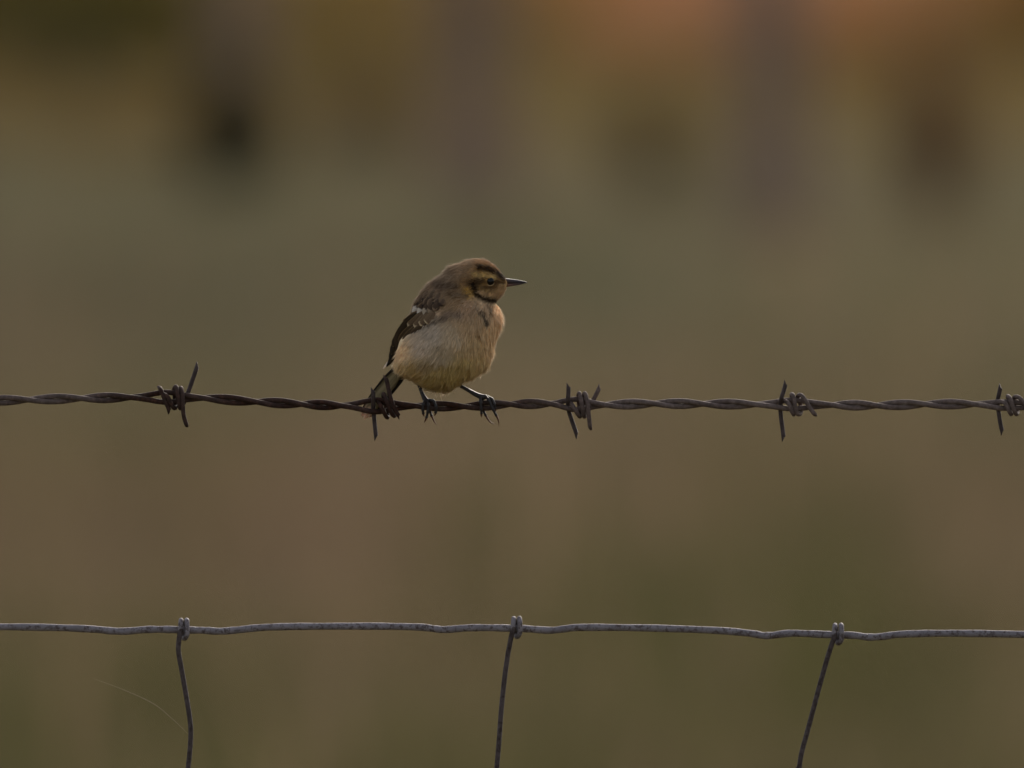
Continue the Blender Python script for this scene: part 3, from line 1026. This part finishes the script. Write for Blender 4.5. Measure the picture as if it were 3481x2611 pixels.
for i, pts in enumerate([[(600, 480), (560, 540), (527, 602)], [(640, 485), (605, 545), (572, 608)], [(680, 488), (650, 545), (618, 598)], [(716, 490), (690, 540), (662, 580)],
                         [(748, 492), (728, 530), (706, 562)]]):
    wt = [(232, 220, 206), (224, 210, 194), (190, 172, 150), (160, 138, 114), (140, 116, 94)][i]
    feather('covert_feather', wing, pts, 35, (84, 66, 52), (122, 100, 80), wt, 0.44 + 0.07 * i, edge=0.9, drape=-42 - i * 3)
for i, pts in enumerate([[(668, 372), (640, 430), (612, 484)], [(720, 378), (690, 425), (664, 470)], [(624, 420), (600, 470), (574, 532)], [(764, 400), (742, 440), (716, 478)],
                         [(664, 440), (642, 492), (620, 550)], [(704, 452), (686, 490), (668, 540)], [(748, 458), (732, 488), (708, 528)], [(800, 462), (786, 486), (756, 520)]]):
    feather('scapular_feather', wing, pts, 27 + 4 * (i % 3), [(112, 90, 70), (104, 84, 66), (100, 78, 60), (110, 88, 70), (92, 72, 56), (104, 82, 64), (90, 72, 58), (100, 80, 64)][i],
            (134, 110, 86), [(66, 51, 41), (76, 60, 48), (58, 44, 36), (70, 55, 45), (50, 38, 32), (62, 48, 40), (48, 37, 32), (66, 52, 44)][i], [0.74, 0.8, 0.72, 0.78, 0.66, 0.8, 0.62, 0.7][i],
            edge=0.7, drape=-34 - i * 2.5)

# tail seen from below, hanging behind the wire; pale vanes coloured brighter for light passing through
tail = feather('tail', bird, [(470, 1010, 60), (330, 1190, 85), (190, 1360, 105), (112, 1480, 118)], 58, (150, 136, 102), (110, 98, 70), (222, 188, 162), 0.86, edge=0.72, blunt=0.75)
for pts, wd, bc, ec, tc in [([(420, 1010, 68), (285, 1170, 96), (160, 1340, 116), (74, 1492, 130)], 30, (34, 28, 20), (44, 36, 26), (196, 160, 136)),
                            ([(450, 1020, 66), (310, 1190, 90), (180, 1360, 110), (96, 1518, 122)], 34, (160, 146, 110), (176, 162, 126), (228, 194, 168)),
                            ([(500, 1060, 72), (400, 1180, 94), (270, 1340, 112), (148, 1500, 126)], 34, (30, 26, 16), (42, 36, 22), (150, 122, 100)),
                            ([(480, 1040, 58), (360, 1180, 82), (240, 1330, 102), (130, 1505, 116)], 30, (142, 128, 94), (116, 104, 76), (220, 186, 160))]:
    feather('tail_feather', tail, pts, wd, bc, ec, tc, 0.88, edge=0.8, blunt=0.8)


def loft(name, parent, secs, mat, sides=20):
    """secs: (x, cy centre, vertical radius, depth radius, depth centre, colour)"""
    v, c, t = [], [], []
    S = crom([(*s[:5], *lin(s[5])) for s in secs], 5)
    for s in S:
        for k in range(sides):
            a = 2 * math.pi * k / sides
            v.append(tuple(B(s[0], s[1] - max(s[2], 0.3) * math.sin(a), s[4] + max(s[3], 0.3) * math.cos(a))))
            c.append(s[5:8])
    for i in range(len(S) - 1):
        for k in range(sides):
            a, b = i * sides + k, i * sides + (k + 1) % sides
            t += [(a, b, b + sides), (a, b + sides, a + sides)]
    for i in (0, len(S) - 1):
        ci = len(v)
        v.append(tuple(np.mean([v[i * sides + k] for k in range(sides)], axis=0)))
        c.append(S[i][5:8])
        for k in range(sides):
            t.append((ci, i * sides + k, i * sides + (k + 1) % sides))
    return link(name, mesh_tris(name, v, t, np.array(c)), mat, parent)


beak = loft('beak', bird, [(1310, 304, 34, 40, -30, (70, 50, 40)), (1365, 303, 26, 32, -30, (66, 50, 46)), (1410, 303, 20.5, 25, -30, (60, 52, 56)), (1460, 305, 15, 17, -30, (58, 52, 58)),
                           (1510, 309, 8, 9, -30, (48, 42, 46)), (1534, 312, 3, 3.5, -30, (40, 34, 38)), (1541, 313.5, 0.8, 0.8, -30, (40, 34, 38))], M_beak)
lower = loft('lower_mandible', None, [(1310, 340, 20, 34, -30, (128, 84, 60)), (1360, 335, 16, 28, -30, (118, 82, 66)), (1410, 330, 12.5, 20, -30, (96, 72, 66)), (1460, 325, 9.5, 13, -30, (70, 56, 56)),
                                      (1505, 319, 4.5, 6, -30, (50, 42, 44)), (1526, 316, 1, 1.2, -30, (44, 38, 40))], M_beak)
lower.parent = beak
lower.location = (0, 0, 0)

# eye
ed = float(surf_depth(1210, 303))


def ball(name, parent, cx, cy, d, r, rd, mat, nu=24, nv=14):
    v, t = [], []
    for j in range(nv + 1):
        th = math.pi * j / nv
        for i in range(nu):
            ph = 2 * math.pi * i / nu
            v.append(tuple(B(cx + r * math.sin(th) * math.cos(ph), cy + r * math.sin(th) * math.sin(ph), d - rd * math.cos(th))))
    for j in range(nv):
        for i in range(nu):
            a, b = j * nu + i, j * nu + (i + 1) % nu
            t += [(a, b, b + nu), (a, b + nu, a + nu)]
    return link(name, mesh_tris(name, v, t), mat, parent)


eye = ball('eye', bird, 1209, 302, ed + 8, 35, 27, M_eye)
ring = Tube()
pth = []
for k in range(15):
    a = math.pi * (0.12 + 0.68 * k / 14)
    pth.append(B(1209 + 38.5 * math.cos(a), 302 + 38.5 * math.sin(a), ed - 5))
ring.add(pth, [(1.5 + 3.2 * math.sin(math.pi * k / 14)) * BU for k in range(15)], 6, color=lin((168, 142, 104)))
ro = ring.build('eye_ring', M_skin)
ro.parent = eye
ro.location = (0, 0, 0)

# legs and feet
LEGC, CLAWC = lin((40, 34, 34)), lin((120, 78, 56))


def leg(tarsus, toes):
    t = Tube()
    pts = crom(tarsus, 8)
    t.add([B(*p[:3]) for p in pts], [p[3] * BU for p in pts], 12, color=LEGC, jitter=0.03)
    o = t.build('leg', M_leg, bird)
    for toe, claw in toes:
        tt = Tube()
        pts = crom(toe, 6)
        n = len(pts)
        # scutes: slightly swollen joints
        tt.add([B(*p) for p in pts], [(15.5 - 4.0 * i / n + 1.8 * math.cos(i * 2 * math.pi / 6)) * BU for i in range(n)], 10, color=LEGC, jitter=0.03)
        ob = tt.build('toe', M_leg)
        ob.parent = o
        ob.location = (0, 0, 0)
        cc = Tube()
        pts = crom([toe[-1]] + claw, 6)
        n = len(pts)
        cc.add([B(*p) for p in pts], [max(1.2, 10.0 * (1 - (i / (n - 1)) ** 1.3)) * BU for i in range(n)], 8, color=CLAWC * 0.8)
        ob = cc.build('claw', M_claw)
        ob.parent = o
        ob.location = (0, 0, 0)
    return o


leg([(535, 1110, 40, 22), (566, 1180, 30, 15), (590, 1240, 14, 15), (612, 1295, -2, 17), (640, 1346, -20, 24), (662, 1352, -20, 20)],
    [([(640, 1342, -26), (620, 1385, -62), (615, 1435, -60), (620, 1468, -48)], [(624, 1486, -40), (632, 1494, -30)]),
     ([(652, 1344, -28), (664, 1390, -66), (660, 1450, -62), (646, 1505, -50)], [(636, 1530, -44), (628, 1550, -36)]),
     ([(664, 1348, -24), (708, 1356, -56), (732, 1410, -66), (728, 1462, -54)], [(722, 1480, -44), (712, 1488, -34)]),
     ([(650, 1350, 0), (668, 1392, 54), (678, 1445, 50), (694, 1490, 28)], [(708, 1520, 14), (724, 1550, 4), (750, 1572, -6)])])
leg([(880, 1180, 40, 24), (930, 1214, 26, 16), (1010, 1258, 8, 17), (1085, 1300, -10, 21), (1140, 1320, -20, 24), (1178, 1318, -24, 20)],
    [([(1122, 1318, -26), (1124, 1365, -62), (1130, 1425, -62), (1132, 1470, -52)], [(1130, 1488, -46), (1128, 1502, -38)]),
     ([(1166, 1316, -30), (1196, 1348, -62), (1232, 1425, -68), (1264, 1486, -58)], [(1278, 1516, -52), (1284, 1550, -46), (1281, 1584, -42)]),
     ([(1180, 1318, -20), (1222, 1340, -54), (1246, 1385, -64), (1254, 1425, -56)], [(1256, 1444, -48), (1250, 1454, -38)]),
     ([(1140, 1326, -4), (1142, 1385, 52), (1150, 1440, 52), (1172, 1488, 32)], [(1192, 1522, 18), (1224, 1552, 4), (1274, 1560, -8)])])
